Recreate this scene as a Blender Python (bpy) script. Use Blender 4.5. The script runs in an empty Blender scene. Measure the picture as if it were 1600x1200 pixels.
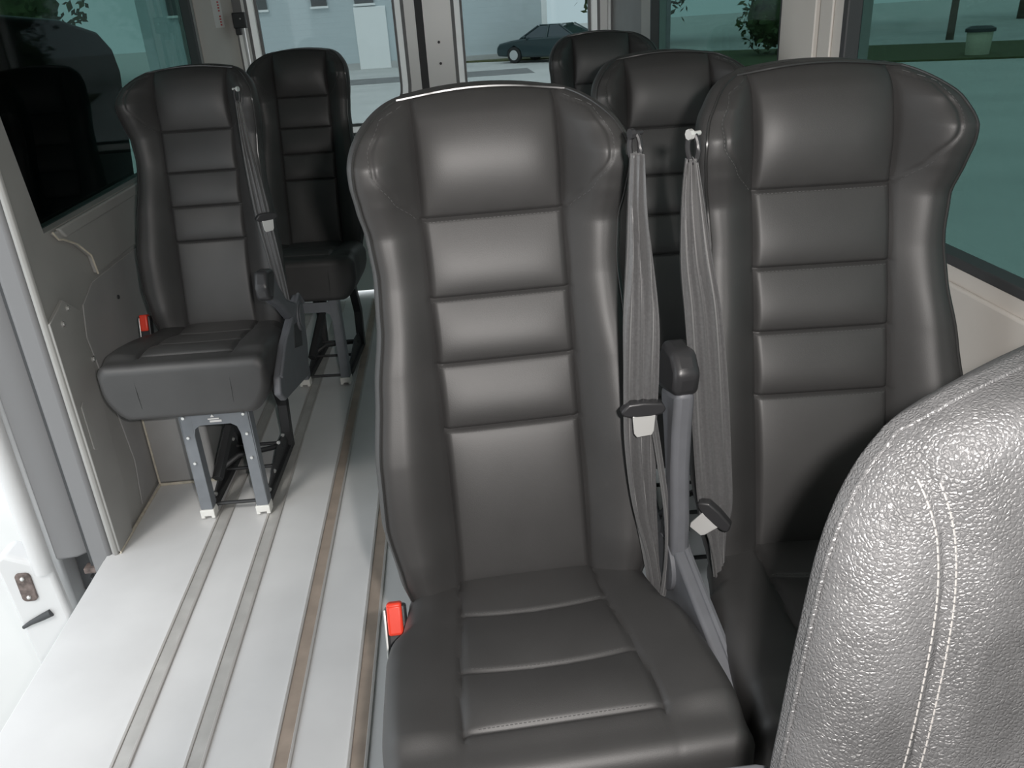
import bpy, math, random
from mathutils import Matrix, Vector
random.seed(4)
S = bpy.context.scene
COL = S.collection

# ------------------------------------------------------------ camera, light, exposure
def cam_rows(yaw, p, r):
    cy, sy, cp, sp, cr, sr = math.cos(yaw), math.sin(yaw), math.cos(p), math.sin(p), math.cos(r), math.sin(r)
    f = Vector((sy*cp, cy*cp, -sp)); x = Vector((cy, -sy, 0)); u = x.cross(f)
    return x*cr + u*sr, -x*sr + u*cr, -f
cd = bpy.data.cameras.new('camera'); cam = bpy.data.objects.new('camera', cd); COL.objects.link(cam)
X_, Y_, Z_ = cam_rows(.058, .4287, -.065)
M = Matrix((X_, Y_, Z_)).transposed().to_4x4(); M.translation = Vector((0, 0, 1.28))
cam.matrix_world = M
cd.sensor_width = 36; cd.lens = 1289.1*36/1600; cd.clip_start = .02; cd.clip_end = 400
S.camera = cam

W = bpy.data.worlds.new('overcast_sky'); S.world = W; W.use_nodes = True
wn = W.node_tree; bgn = wn.nodes['Background']
tc = wn.nodes.new('ShaderNodeTexCoord'); sx = wn.nodes.new('ShaderNodeSeparateXYZ')
cr_ = wn.nodes.new('ShaderNodeValToRGB')
cr_.color_ramp.elements[0].position = .0; cr_.color_ramp.elements[0].color = (.78, .86, .90, 1)
cr_.color_ramp.elements[1].position = .8; cr_.color_ramp.elements[1].color = (.92, .96, 1, 1)
wn.links.new(tc.outputs['Generated'], sx.inputs[0]); wn.links.new(sx.outputs['Z'], cr_.inputs[0])
wn.links.new(cr_.outputs[0], bgn.inputs[0]); bgn.inputs[1].default_value = 1.9

sl = bpy.data.lights.new('hazy_sun', 'SUN'); sl.energy = 1.0; sl.angle = math.radians(12); sl.color = (1, .96, .9)
so = bpy.data.objects.new('hazy_sun', sl); COL.objects.link(so)
so.rotation_euler = (math.radians(38), math.radians(-22), 0)

# the compact camera's own flash, beside and above its lens
fl = bpy.data.lights.new('camera_flash', 'AREA'); fl.shape = 'RECTANGLE'; fl.size = .03; fl.size_y = .02
fl.energy = 16; fl.color = (1, .955, .92)
fo = bpy.data.objects.new('camera_flash', fl); COL.objects.link(fo)
fm = M.copy(); fm.translation = Vector((0, 0, 1.28)) + X_*.075 + Y_*.04
fo.matrix_world = fm

S.view_settings.view_transform = 'Standard'; S.view_settings.look = 'None'
S.view_settings.exposure = 0.0; S.view_settings.gamma = 1; S.view_settings.use_curve_mapping = False

# ------------------------------------------------------------ materials
MAT = {}
def mat(name, col, rough=.6, metal=0, noise=0, nscale=20, bump=0, bscale=200, spec=.5, coat=0, bdist=.001, voro=False, sheen=0):
    m = bpy.data.materials.new(name); m.use_nodes = True; nt = m.node_tree; b = nt.nodes['Principled BSDF']
    b.inputs['Base Color'].default_value = (*col, 1); b.inputs['Roughness'].default_value = rough
    b.inputs['Metallic'].default_value = metal; b.inputs['Specular IOR Level'].default_value = spec
    b.inputs['Coat Weight'].default_value = coat
    b.inputs['Sheen Weight'].default_value = sheen
    t = nt.nodes.new('ShaderNodeTexCoord')
    if noise:
        n = nt.nodes.new('ShaderNodeTexNoise'); n.inputs['Scale'].default_value = nscale; n.inputs['Detail'].default_value = 5
        r = nt.nodes.new('ShaderNodeMapRange'); r.inputs['To Min'].default_value = 1-noise; r.inputs['To Max'].default_value = 1+noise
        r.inputs['From Min'].default_value = .3; r.inputs['From Max'].default_value = .7
        mx = nt.nodes.new('ShaderNodeVectorMath'); mx.operation = 'SCALE'; mx.inputs[0].default_value = col
        nt.links.new(t.outputs['Object'], n.inputs['Vector']); nt.links.new(n.outputs['Fac'], r.inputs['Value'])
        nt.links.new(r.outputs[0], mx.inputs['Scale']); nt.links.new(mx.outputs[0], b.inputs['Base Color'])
    if bump:
        if voro:
            n = nt.nodes.new('ShaderNodeTexVoronoi'); n.feature = 'DISTANCE_TO_EDGE'; n.inputs['Scale'].default_value = bscale
            dn = nt.nodes.new('ShaderNodeTexNoise'); dn.inputs['Scale'].default_value = bscale*.6
            vm = nt.nodes.new('ShaderNodeVectorMath'); vm.operation = 'SCALE'; vm.inputs['Scale'].default_value = .6/bscale*2
            va = nt.nodes.new('ShaderNodeVectorMath'); va.operation = 'ADD'
            nt.links.new(t.outputs['Object'], dn.inputs['Vector']); nt.links.new(dn.outputs['Color'], vm.inputs[0])
            nt.links.new(t.outputs['Object'], va.inputs[0]); nt.links.new(vm.outputs[0], va.inputs[1])
            nt.links.new(va.outputs[0], n.inputs['Vector'])
            mp = nt.nodes.new('ShaderNodeMapRange'); mp.inputs['From Max'].default_value = .3
            nt.links.new(n.outputs['Distance'], mp.inputs['Value']); out = mp.outputs[0]
        else:
            n = nt.nodes.new('ShaderNodeTexNoise'); n.inputs['Scale'].default_value = bscale; n.inputs['Detail'].default_value = 3
            nt.links.new(t.outputs['Object'], n.inputs['Vector']); out = n.outputs['Fac']
        bp = nt.nodes.new('ShaderNodeBump'); bp.inputs['Strength'].default_value = bump; bp.inputs['Distance'].default_value = bdist
        nt.links.new(out, bp.inputs['Height']); nt.links.new(bp.outputs[0], b.inputs['Normal'])
    MAT[name] = m
    return m
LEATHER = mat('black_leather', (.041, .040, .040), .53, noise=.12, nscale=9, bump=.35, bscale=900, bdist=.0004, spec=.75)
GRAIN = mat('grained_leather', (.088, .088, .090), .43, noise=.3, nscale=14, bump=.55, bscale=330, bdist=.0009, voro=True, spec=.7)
PIPE = mat('piping', (.03, .03, .03), .3, spec=.8)
THREAD = mat('stitch_thread', (.30, .29, .28), .6)
THREADD = mat('dark_thread', (.10, .10, .10), .6)
BELT = mat('belt_webbing', (.095, .095, .097), .34, bump=.5, bscale=900, bdist=.0005, noise=.15, nscale=300, sheen=.25, spec=.8)
BPLAS = mat('black_plastic', (.03, .03, .032), .38, bump=.1, bscale=600)
GPLAS = mat('grey_plastic', (.13, .135, .148), .5, noise=.06, nscale=30)
POWDER = mat('powder_grey_steel', (.20, .215, .235), .5, noise=.08, nscale=25)
DSTEEL = mat('black_steel', (.035, .036, .038), .5)
CHROME = mat('chrome', (.88, .88, .86), .33, .55)
BOLT = mat('zinc', (.8, .8, .78), .35, .8)
CLAMP = mat('white_clamp', (.88, .87, .83), .5)
RED = mat('red_plastic', (.85, .06, .03), .35)
TRIM = mat('grey_trim', (.37, .365, .35), .62, noise=.06, nscale=6, bump=.15, bscale=900, bdist=.0003)
PANEL = mat('grey_panel', (.36, .355, .35), .6, noise=.05, nscale=8, bump=.15, bscale=900, bdist=.0003)
LITTRIM = mat('lit_trim', (.62, .59, .55), .5, noise=.03, nscale=6)  # same interior trim, with daylight from the open door put into a paler colour
CAULK = mat('caulk', (.62, .57, .47), .6, noise=.15, nscale=60)
FLOOR = mat('vinyl_floor', (.70, .70, .70), .36, noise=.05, nscale=5, bump=.1, bscale=500, bdist=.0003)
TRACK = mat('track_metal', (.44, .36, .30), .42, .2, noise=.15, nscale=14)
TRACKL = mat('clean_track_metal', (.54, .53, .51), .42, .2, noise=.12, nscale=14)
TRACKE = mat('track_edge', (.50, .48, .46), .4, .2)
PAINT = mat('silver_paint', (.55, .56, .57), .3, .3, coat=.5)
WPAINT = mat('white_paint', (.93, .93, .92), .3)
DPAINT = mat('door_paint', (.66, .66, .66), .35)
RUBBER = mat('rubber', (.05, .052, .055), .6)
GRUB = mat('grey_rubber', (.22, .22, .225), .6)
CONC = mat('concrete', (.56, .56, .545), .8, noise=.08, nscale=.8)
ASPH = mat('asphalt', (.22, .22, .22), .9, noise=.15, nscale=2)
GRASS = mat('grass', (.085, .095, .04), .9, noise=.3, nscale=6)
ROAD = mat('pale_road', (.5, .5, .49), .85, noise=.1, nscale=1)
LEAF = mat('foliage', (.06, .085, .03), .9, noise=.5, nscale=3)
BARK = mat('bark', (.10, .08, .06), .9, noise=.3, nscale=5)
DWIN = mat('dark_window', (.10, .10, .10), .2)
CARP = mat('car_teal', (.008, .03, .034), .25, .2, coat=.6)
CARG = mat('car_glass', (.02, .04, .05), .05, spec=.9)
TYRE = mat('tyre', (.02, .02, .02), .8)
RIM = mat('rim', (.6, .6, .6), .3, .7)
BINM = mat('bin_cream', (.60, .58, .45), .6, noise=.1)
RUST = mat('rusty_metal', (.14, .11, .10), .8, noise=.5, nscale=60)
DARKIN = mat('sliding_door_dark', (.008, .010, .010), .55)
PAPER = mat('sticker_paper', (.82, .80, .78), .6)
REDINK = mat('red_ink', (.65, .08, .08), .6)

def rimw():
    m = mat('translucent_white_rim', (.95, .95, .94), .3); nt = m.node_tree; b = nt.nodes['Principled BSDF']  # translucency added so the white rims let daylight through and look brighter
    t = nt.nodes.new('ShaderNodeBsdfTranslucent'); t.inputs[0].default_value = (1, 1, .98, 1); mx = nt.nodes.new('ShaderNodeMixShader'); mx.inputs[0].default_value = .8
    o = nt.nodes['Material Output']; nt.links.new(b.outputs[0], mx.inputs[1]); nt.links.new(t.outputs[0], mx.inputs[2]); nt.links.new(mx.outputs[0], o.inputs[0])
    return m
RIMW = rimw()
def siding():
    m = mat('siding', (.56, .62, .64), .7); nt = m.node_tree; b = nt.nodes['Principled BSDF']
    t = nt.nodes.new('ShaderNodeTexCoord'); w = nt.nodes.new('ShaderNodeTexWave'); w.bands_direction = 'Z'; w.wave_profile = 'SAW'
    w.inputs['Scale'].default_value = 1.6/ (2*.31831*1.6) * 1.0
    bp = nt.nodes.new('ShaderNodeBump'); bp.inputs['Strength'].default_value = .6; bp.inputs['Distance'].default_value = .02
    nt.links.new(t.outputs['Object'], w.inputs['Vector']); nt.links.new(w.outputs['Fac'], bp.inputs['Height'])
    nt.links.new(bp.outputs[0], b.inputs['Normal'])
    return m
SIDING = siding()
def glass(name, tint, gl=.06):
    m = bpy.data.materials.new(name); m.use_nodes = True; nt = m.node_tree
    for n in list(nt.nodes): nt.nodes.remove(n)
    o = nt.nodes.new('ShaderNodeOutputMaterial'); tr = nt.nodes.new('ShaderNodeBsdfTransparent'); tr.inputs[0].default_value = (*tint, 1)
    g = nt.nodes.new('ShaderNodeBsdfGlossy'); g.inputs['Roughness'].default_value = .03
    fa = nt.nodes.new('ShaderNodeLayerWeight'); fa.inputs[0].default_value = .5
    pw = nt.nodes.new('ShaderNodeMath'); pw.operation = 'POWER'; pw.inputs[1].default_value = 5
    lw = nt.nodes.new('ShaderNodeMath'); lw.operation = 'MULTIPLY_ADD'; lw.inputs[1].default_value = .22; lw.inputs[2].default_value = .02
    nt.links.new(fa.outputs['Facing'], pw.inputs[0]); nt.links.new(pw.outputs[0], lw.inputs[0])
    mx = nt.nodes.new('ShaderNodeMixShader')
    nt.links.new(lw.outputs[0], mx.inputs[0]); nt.links.new(tr.outputs[0], mx.inputs[1]); nt.links.new(g.outputs[0], mx.inputs[2])
    nt.links.new(mx.outputs[0], o.inputs[0]); return m
# transmittance applies at both faces of a pane
GREAR = glass('rear_glass', (.50, .545, .55)); GSIDE = glass('privacy_glass', (.25, .345, .33))

# ------------------------------------------------------------ mesh helpers
class MB:
    def __init__(s): s.v = []; s.f = []
    def add(s, vs, fs):
        o = len(s.v); s.v += [tuple(v) for v in vs]; s.f += [tuple(i+o for i in f) for f in fs]
    def box(s, x0, x1, y0, y1, z0, z1, mtx=None):
        vs = [Vector((x, y, z)) for z in (z0, z1) for y in (y0, y1) for x in (x0, x1)]
        if mtx: vs = [mtx @ v for v in vs]
        s.add(vs, [(0, 2, 3, 1), (4, 5, 7, 6), (0, 1, 5, 4), (2, 6, 7, 3), (0, 4, 6, 2), (1, 3, 7, 5)])
    def prism(s, poly, axis, a, b):
        # poly: 2-D points; axis 'x': (y,z), 'y': (x,z), 'z': (x,y)
        def P(p, t): return {'x': (t, p[0], p[1]), 'y': (p[0], t, p[1]), 'z': (p[0], p[1], t)}[axis]
        n = len(poly)
        ar = sum(poly[i][0]*poly[(i+1) % n][1]-poly[(i+1) % n][0]*poly[i][1] for i in range(n))
        flip = (ar > 0) != (axis != 'y')
        if a > b: a, b = b, a
        vs = [P(p, a) for p in poly] + [P(p, b) for p in poly]
        fs = [tuple(range(n))[::-1], tuple(range(n, 2*n))] + [(i, (i+1) % n, (i+1) % n+n, i+n) for i in range(n)]
        if flip: fs = [f[::-1] for f in fs]
        s.add(vs, fs)
    def tube(s, pts, r, n=8, cap=True, closed=False):
        pts = [Vector(p) for p in pts]; m = len(pts); rr = r if isinstance(r, (list, tuple)) else [r]*m
        prev = None; rings = []
        for i, p in enumerate(pts):
            if closed: t = pts[(i+1) % m]-pts[i-1]
            else: t = pts[min(i+1, m-1)]-pts[max(i-1, 0)]
            t.normalize()
            if prev is None: a = t.orthogonal().normalized()
            else: a = (prev-t*prev.dot(t)).normalized()
            prev = a; b = t.cross(a)
            rings.append([p+(a*math.cos(k*2*math.pi/n)+b*math.sin(k*2*math.pi/n))*rr[i] for k in range(n)])
        vs = [v for R in rings for v in R]; fs = []
        for i in range(m-1 if not closed else m):
            j = (i+1) % m
            fs += [(i*n+k, i*n+(k+1) % n, j*n+(k+1) % n, j*n+k) for k in range(n)]
        if cap and not closed: fs += [tuple(range(n))[::-1], tuple(range((m-1)*n, m*n))]
        s.add(vs, fs)
    def cyl(s, p0, p1, r, n=24, r2=None): s.tube([p0, p1], [r, r if r2 is None else r2], n)
    def sphere(s, c, r, n=14, m=8, sc=(1, 1, 1)):
        vs = []; fs = []
        for i in range(m+1):
            th = math.pi*i/m
            for k in range(n):
                ph = 2*math.pi*k/n
                vs.append((c[0]+r*sc[0]*math.sin(th)*math.cos(ph), c[1]+r*sc[1]*math.sin(th)*math.sin(ph), c[2]+r*sc[2]*math.cos(th)))
        for i in range(m):
            for k in range(n): fs.append((i*n+k, (i+1)*n+k, (i+1)*n+(k+1) % n, i*n+(k+1) % n))
        s.add(vs, fs)
    def build(s, name, material, parent=None, bevel=0, smooth=True, angle=40, world=False, thick=0, sub=0):
        vs = s.v
        if world and parent is not None:
            cm = Matrix(); q = parent
            while q is not None: cm = q.matrix_basis @ cm; q = q.parent
            inv = cm.inverted(); vs = [inv @ Vector(v) for v in vs]
        me = bpy.data.meshes.new(name); me.from_pydata([tuple(v) for v in vs], [], s.f); me.update()
        if smooth:
            me.polygons.foreach_set('use_smooth', [True]*len(me.polygons))
            me.set_sharp_from_angle(angle=math.radians(angle))
        me.materials.append(material)
        o = bpy.data.objects.new(name, me); COL.objects.link(o)
        if parent is not None: o.parent = parent
        if thick:
            t = o.modifiers.new('s', 'SOLIDIFY'); t.thickness = thick; t.offset = 0
        if sub:
            t = o.modifiers.new('u', 'SUBSURF'); t.levels = sub; t.render_levels = sub
        if bevel:
            b = o.modifiers.new('b', 'BEVEL'); b.width = bevel; b.segments = 3; b.limit_method = 'ANGLE'; b.angle_limit = math.radians(35)
            b.harden_normals = False
        return o
def root(name, loc, rz=0, label=None, cat=None, group=None):
    o = bpy.data.objects.new(name, None); COL.objects.link(o); o.location = loc; o.rotation_euler = (0, 0, rz)
    o.matrix_basis = Matrix.Translation(loc) @ Matrix.Rotation(rz, 4, 'Z')
    tag(o, label, cat, group); return o
def tag(o, label=None, cat=None, group=None, kind=None):
    if label: o['label'] = label
    if cat: o['category'] = cat
    if group: o['group'] = group
    if kind: o['kind'] = kind
    return o
def struct(mb, name, m, label=None, **k):
    o = mb.build(name, m, **k); o['kind'] = 'structure'
    if label: o['label'] = label
    return o
def lerp(tab, x):
    if x <= tab[0][0]: return tab[0][1]
    for (a, b), (c, d) in zip(tab, tab[1:]):
        if x <= c:
            t = (x-a)/(c-a); t = t*t*(3-2*t)*.5+t*.5
            return b+(d-b)*t
    return tab[-1][1]
def smooth01(t): t = max(0, min(1, t)); return t*t*(3-2*t)
def loft(rows, mb, capa=True, capb=True):
    n = len(rows[0]); vs = [p for r in rows for p in r]; fs = []
    for i in range(len(rows)-1):
        for k in range(n):
            fs.append((i*n+k, i*n+(k+1) % n, (i+1)*n+(k+1) % n, (i+1)*n+k))
    if capa: fs.append(tuple(range(n))[::-1])
    if capb: fs.append(tuple(range((len(rows)-1)*n, len(rows)*n)))
    mb.add(vs, fs)

# ------------------------------------------------------------ setting: van shell
XL, XR, YE, ZC = -.983, .819, 4.05, 1.72
YJ = 1.925                                   # rear edge of the sliding door opening
mb = MB(); mb.box(XL, XR+.06, -1.3, YE+.05, -.09, 0); mb.box(XL-.026, XL, -1.3, YJ+.005, -.09, 0); struct(mb, 'floor', FLOOR)
mb = MB(); mb.box(XL-.07, XR+.07, -1.3, YE+.1, ZC, ZC+.05); struct(mb, 'ceiling', TRIM)
# left wall with window opening and sliding-door opening
YW0, YW1 = 2.045, 3.76
mb = MB()
mb.box(XL-.055, XL, YJ+.006, YE+.05, 0, .85)                       # below the window
mb.prism([(YJ+.006, .85), (YW0, .85), (YW0-.09, 1.5), (YJ+.006, 1.5)], 'x', XL-.055, XL)
mb.box(XL-.055, XL, YW1, YE+.05, .85, 1.5)
mb.box(XL-.055, XL, YJ, YE+.05, 1.5, ZC)
mb.box(XL-.055, XL, -1.3, .55, 0, ZC)
mb.box(XL-.055, XL, .55, YJ, 1.62, ZC)
struct(mb, 'wall_left', TRIM)
mb = MB(); mb.box(XL-.035, XL-.028, YW0-.1, YW1+.02, .83, 1.52); struct(mb, 'window_1', GSIDE)
mb = MB()
mb.box(XL-.03, XL+.003, YW1-.035, YW1+.0, .86, 1.5)
struct(mb, 'trim_1', RUBBER)
# lower left panel, trim band under the window, pillar cover
mb = MB(); mb.prism([(2.14, .02), (2.17, .15), (2.15, .3), (2.10, .56), (2.13, .64), (2.22, .675), (4.0, .675), (4.0, .02)], 'x', XL, XL+.004)
struct(mb, 'trim_2', PANEL, bevel=.002)
mb = MB(); mb.prism([(2.245, .69), (2.235, .74), (2.17, .79), (2.09, .825), (2.065, .845), (4.0, .845), (4.0, .69)], 'x', XL, XL+.014)
mb.prism([(2.08, .852), (2.11, .822), (4.0, .822), (4.0, .852)], 'x', XL+.008, XL+.022)
struct(mb, 'trim_3', TRIM, bevel=.005)
mb = MB(); mb.prism([(YJ, 0), (YJ, .66), (2.02, .69), (2.09, .64), (2.075, .45), (2.06, .2), (2.05, .1), (2.02, 0)], 'x', XL, XL+.010)
mb.tube([(XL-.004, YJ+.003, z/20*1.62) for z in range(21)], .010)
mb.prism([(YJ+.02, .31), (YJ+.02, .43), (YJ+.035, .44), (YJ+.05, .33), (YJ+.04, .30)], 'x', XL+.01, XL+.014)
struct(mb, 'trim_4', TRIM, bevel=.003)
mb = MB(); mb.tube([(XL+.016, 2.055, .848), (XL+.016, 2.075, .826), (XL+.016, 2.10, .82), (XL+.015, 2.17, .79), (XL+.015, 2.23, .745), (XL+.015, 2.242, .69)], .0026)
struct(mb, 'trim_5', CAULK)
mb = MB(); mb.tube([(XL+.008, YJ, .004), (XL+.008, 2.1, .004), (XL+.010, 2.276, .004), (-.80, 2.276, .004)], .0045)
mb.tube([(XL+.01, 2.276, .004), (XL+.01, 2.276, .3)], .003)
struct(mb, 'trim_6', CAULK)
mb = MB(); mb.box(XL, -.80, 2.28, 3.15, 0, .30); struct(mb, 'trim_7', PANEL, bevel=.012)   # wheel housing
# body side outside the pillar: seal and painted jamb
mb = MB(); mb.box(XL-.072, XL-.014, YJ-.006, YJ+.05, -.1, 1.62); struct(mb, 'trim_8', GRUB, bevel=.012)
mb = MB(); mb.box(XL-.084, XL-.076, YJ+.012, YJ+.06, -.1, 1.62); struct(mb, 'trim_9', RUBBER)
# sill under the door opening
mb = MB(); mb.box(XL-.034, XL-.020, .3, YJ-.01, -.16, -.004); struct(mb, 'trim_10', FLOOR, bevel=.008)
# right wall
mb = MB()
mb.box(XR, XR+.06, -1.3, YE+.05, 0, .845)
mb.box(XR, XR+.06, 1.76, 2.075, .845, ZC)
mb.box(XR, XR+.06, 3.40, YE+.05, .845, ZC)
mb.box(XR, XR+.06, -1.3, 3.4, 1.5, ZC)
mb.box(XR, XR+.06, -1.3, -.3, .845, 1.5)
struct(mb, 'wall_right', LITTRIM)
mb = MB(); mb.box(XR-.012, XR, 1.87, 2.06, .845, 1.6); mb.box(XR-.006, XR, 1.80, 1.86, .845, 1.6); struct(mb, 'trim_11', LITTRIM, bevel=.008)
for i, (a, b) in enumerate(((-.3, 1.76), (2.075, 3.40))):
    mb = MB(); mb.box(XR+.028, XR+.034, a-.02, b+.02, .83, 1.52); struct(mb, 'window_%d' % (i+2), GSIDE)
    mb = MB()
    mb.box(XR-.004, XR+.03, a, b, .845, .862); mb.box(XR-.002, XR+.03, b-.022, b, .86, 1.5); mb.box(XR-.002, XR+.03, a, a+.02, .86, 1.5)
    struct(mb, 'trim_%d' % (12+i), RUBBER, bevel=.003)
mb = MB(); mb.box(XR-.01, XR, -1.2, 4.0, .60, .82); struct(mb, 'trim_14', LITTRIM, bevel=.01)
# front end (unseen, behind the camera): bulkhead added to cut daylight around the windscreen
mb = MB(); mb.box(XL-.05, XR+.05, -1.35, -1.3, -.1, .98); mb.box(XL-.05, XR+.05, -1.35, -1.3, 1.48, ZC)
mb.box(XL-.05, XL+.12, -1.35, -1.3, .98, 1.48); mb.box(XR-.12, XR+.05, -1.35, -1.3, .98, 1.48); struct(mb, 'wall_front', TRIM)
mb = MB(); mb.box(XL+.1, XR-.1, -1.33, -1.325, .96, 1.5); struct(mb, 'window_4', GREAR)

# rear doors
def rr_rect(x0, x1, z0, z1, r, n=8, bl=None, br=None):
    pts = []
    for (cx, cz, a0) in ((x1-r, z1-r, 0), (x0+r, z1-r, 90), (x0+r, z0+r, 180), (x1-r, z0+r, 270)):
        for k in range(n+1):
            a = math.radians(a0+90*k/n); pts.append((cx+r*math.cos(a), cz+r*math.sin(a)))
    return pts
def frame_ring(mb, outer, inner, y0, y1):
    n = len(outer)
    vs = [(p[0], y0, p[1]) for p in outer]+[(p[0], y0, p[1]) for p in inner]+[(p[0], y1, p[1]) for p in outer]+[(p[0], y1, p[1]) for p in inner]
    fs = []
    for i in range(n):
        j = (i+1) % n
        fs += [(i, j, n+j, n+i), (2*n+i, 3*n+i, 3*n+j, 2*n+j), (n+i, n+j, 3*n+j, 3*n+i), (i, 2*n+i, 2*n+j, j)]
    mb.add(vs, fs)
def rear_door(idx, x0, x1, gx0, gx1, label):
    r0 = root('door_%d' % idx, ((x0+x1)/2, YE, 0)); r0['kind'] = 'structure'; r0['label'] = label
    rc = .18
    def R(d, rad): return rr_rect(gx0-d, gx1+d, .80-d, 1.60+d, rad)
    out = [(min(max(p[0]*1.0, x0), x1), min(max(p[1], .0), ZC)) for p in rr_rect(x0, x1, .02, ZC-.005, .001)]
    mb = MB(); frame_ring(mb, out, R(.028, rc+.028), YE-.005, YE+.045); mb.build('door_panel', WPAINT, r0, world=True, angle=30)
    mb = MB(); frame_ring(mb, R(.030, rc+.03), R(.012, rc+.012), YE-.002, YE+.03); mb.build('window_seal', GRUB, r0, world=True, angle=30)
    mb = MB(); frame_ring(mb, R(.013, rc+.013), R(-.012, rc-.012), YE-.012, YE+.035); mb.build('window_rim', RIMW, r0, world=True, angle=30)
    mb = MB(); frame_ring(mb, R(-.010, rc-.01), R(-.024, rc-.024), YE+.012, YE+.03); mb.build('glass_gasket', GRUB, r0, world=True, angle=30)
    mb = MB(); mb.prism(R(-.008, rc-.008), 'y', YE+.018, YE+.023); mb.build('window_pane', GREAR, r0, world=True)
    return r0
dl = rear_door(1, -.84, -.090, -.80, -.165, 'left rear door with rounded window in white frame')
dr = rear_door(2, -.055, .775, .098, .715, 'right rear door with rounded window in white frame')
mb = MB(); mb.box(-.092, -.052, YE+.004, YE+.03, 0, ZC); struct(mb, 'trim_15', RUBBER)
mb = MB()
for z in (1.152, 1.062): mb.cyl((.005, YE-.012, z), (.005, YE, z), .006, 12)
o = mb.build('screw', DSTEEL, dr, world=True)
# white strip beside the left window: door edge, latch box
mb = MB(); mb.box(-.868, -.852, YE-.02, YE+.06, .3, 1.262); struct(mb, 'trim_16', RIMW, bevel=.003)  # edge strips share the added translucency, to look brighter
mb = MB(); mb.box(.776, .789, YE-.02, YE+.06, .3, 1.6); struct(mb, 'trim_17', RIMW, bevel=.003)
mb = MB()
mb.box(XL-.05, -.868, YE-.0, YE+.05, 0, ZC); mb.box(-.868, -.84, YE, YE+.05, 1.262, ZC); mb.box(.79, XR+.25, YE, YE+.05, 0, ZC); mb.box(XL-.05, XR+.2, YE+.0, YE+.05, 1.64, ZC)
struct(mb, 'wall_rear', GRUB)
# corner posts
mb = MB(); mb.prism([(XL, 3.80), (XL, YE), (-.875, YE), (-.90, YE-.06), (-.955, 3.84)], 'z', 0, ZC); struct(mb, 'trim_18', LITTRIM, bevel=.01)  # paler trim colour brightens this dim corner post
mb = MB(); mb.prism([(XR, 3.55), (XR, YE), (.80, YE), (.80, YE-.08)], 'z', 0, ZC); struct(mb, 'trim_19', PANEL, bevel=.01)
lt = root('door_latch', (-.84, YE-.05, 1.26), 0, 'black latch box with a screw on the left edge of the left rear door', 'latch')
mb = MB(); mb.box(-.872, -.818, YE-.075, YE-.04, 1.262, 1.325); mb.box(-.868, -.845, YE-.07, YE-.04, 1.235, 1.27); mb.build('housing', BPLAS, lt, bevel=.004, world=True)
mb = MB(); mb.sphere((-.838, YE-.078, 1.30), .004); mb.build('screw', BOLT, lt, world=True)
st = root('warning_sticker', (-.915, YE-.07, 1.30), 0, 'white vertical sticker with small red print on the left rear corner post', 'sticker')
def onpost(t, z, off):   # point on the slanted face of the left corner post
    a = Vector((-.955, 3.84, z)); b = Vector((-.90, 3.99, z)); n = Vector((b.y-a.y, -(b.x-a.x), 0)).normalized()
    return a+(b-a)*t+n*off
mb = MB()
P = [onpost(t, z, o) for o in (.0005, .0022) for t, z in ((.42, 1.27), (.84, 1.27), (.84, 1.5), (.42, 1.5))]
mb.add(P, [(3, 2, 1, 0), (4, 5, 6, 7), (0, 1, 5, 4), (1, 2, 6, 5), (2, 3, 7, 6), (3, 0, 4, 7)])
mb.build('paper', PAPER, st, smooth=False, world=True)
mb = MB()
for k in range(20):
    z0 = 1.278+k*.011
    if k % 5 == 4: continue
    P = [onpost(t, z, .0026) for t, z in ((.66, z0), (.74, z0), (.74, z0+.006), (.66, z0+.006))]; mb.add(P, [(0, 1, 2, 3)])
mb.build('red_print', REDINK, st, smooth=False, world=True)

# seat tracks
for i, x in enumerate((-.7294, -.5851, -.4174, -.2714)):
    lab = ['greyish seat track nearest the left wall, under the outer leg of the left row seat',
           'greyish seat track second from the left wall, under the left seat\'s inner leg',
           'brownish seat track third from the left wall, running down the open aisle',
           'brownish seat track passing closest to the large middle front seat'][i]
    t = root('floor_track', (x, 1.7, 0), 0, lab, 'floor track', 'seat tracks let into the van floor')
    mb = MB(); mb.box(x-.013, x+.013, -.6, YE-.1, -.002, .0025); mb.build('channel', TRACKL if i < 2 else TRACK, t, world=True, bevel=.001)
    for s in (-1, 1):
        mb = MB(); mb.box(x+s*.0165-.0035, x+s*.0165+.0035, -.6, YE-.1, -.002, .0045); mb.build('rail_edge', TRACKE, t, world=True, bevel=.0015)
# wall fixings
for k, (y, z) in enumerate(((1.985, .64), (2.03, .665), (2.085, .505), (2.09, .435), (2.15, .40))):
    r = (.008, .008, .009, .005, .010)[k]
    labs = ['small screw on grey left pillar cover, nearer the door opening', 'small screw on grey left pillar cover, just behind its twin', 'pale plug on left wall level with the left seat cushion', 'tiny pale screw just below the plug on the left wall', 'bright white bolt head beneath front corner of left seat cushion']
    mb = MB(); mb.cyl((XL+.009, y, z), (XL+.013, y, z), r, 14); mb.cyl((XL+.013, y, z), (XL+.0155, y, z), r*.55, 6)
    tag(mb.build('wall_screw', BOLT if k != 3 else CLAMP), labs[k], 'screw')
mb = MB(); mb.cyl((XL+.006, 2.345, .59), (XL+.0095, 2.345, .59), .006, 14); tag(mb.build('panel_plug', RUBBER), 'small black round plug in the left wall panel beside the seat back', 'plug')

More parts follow.
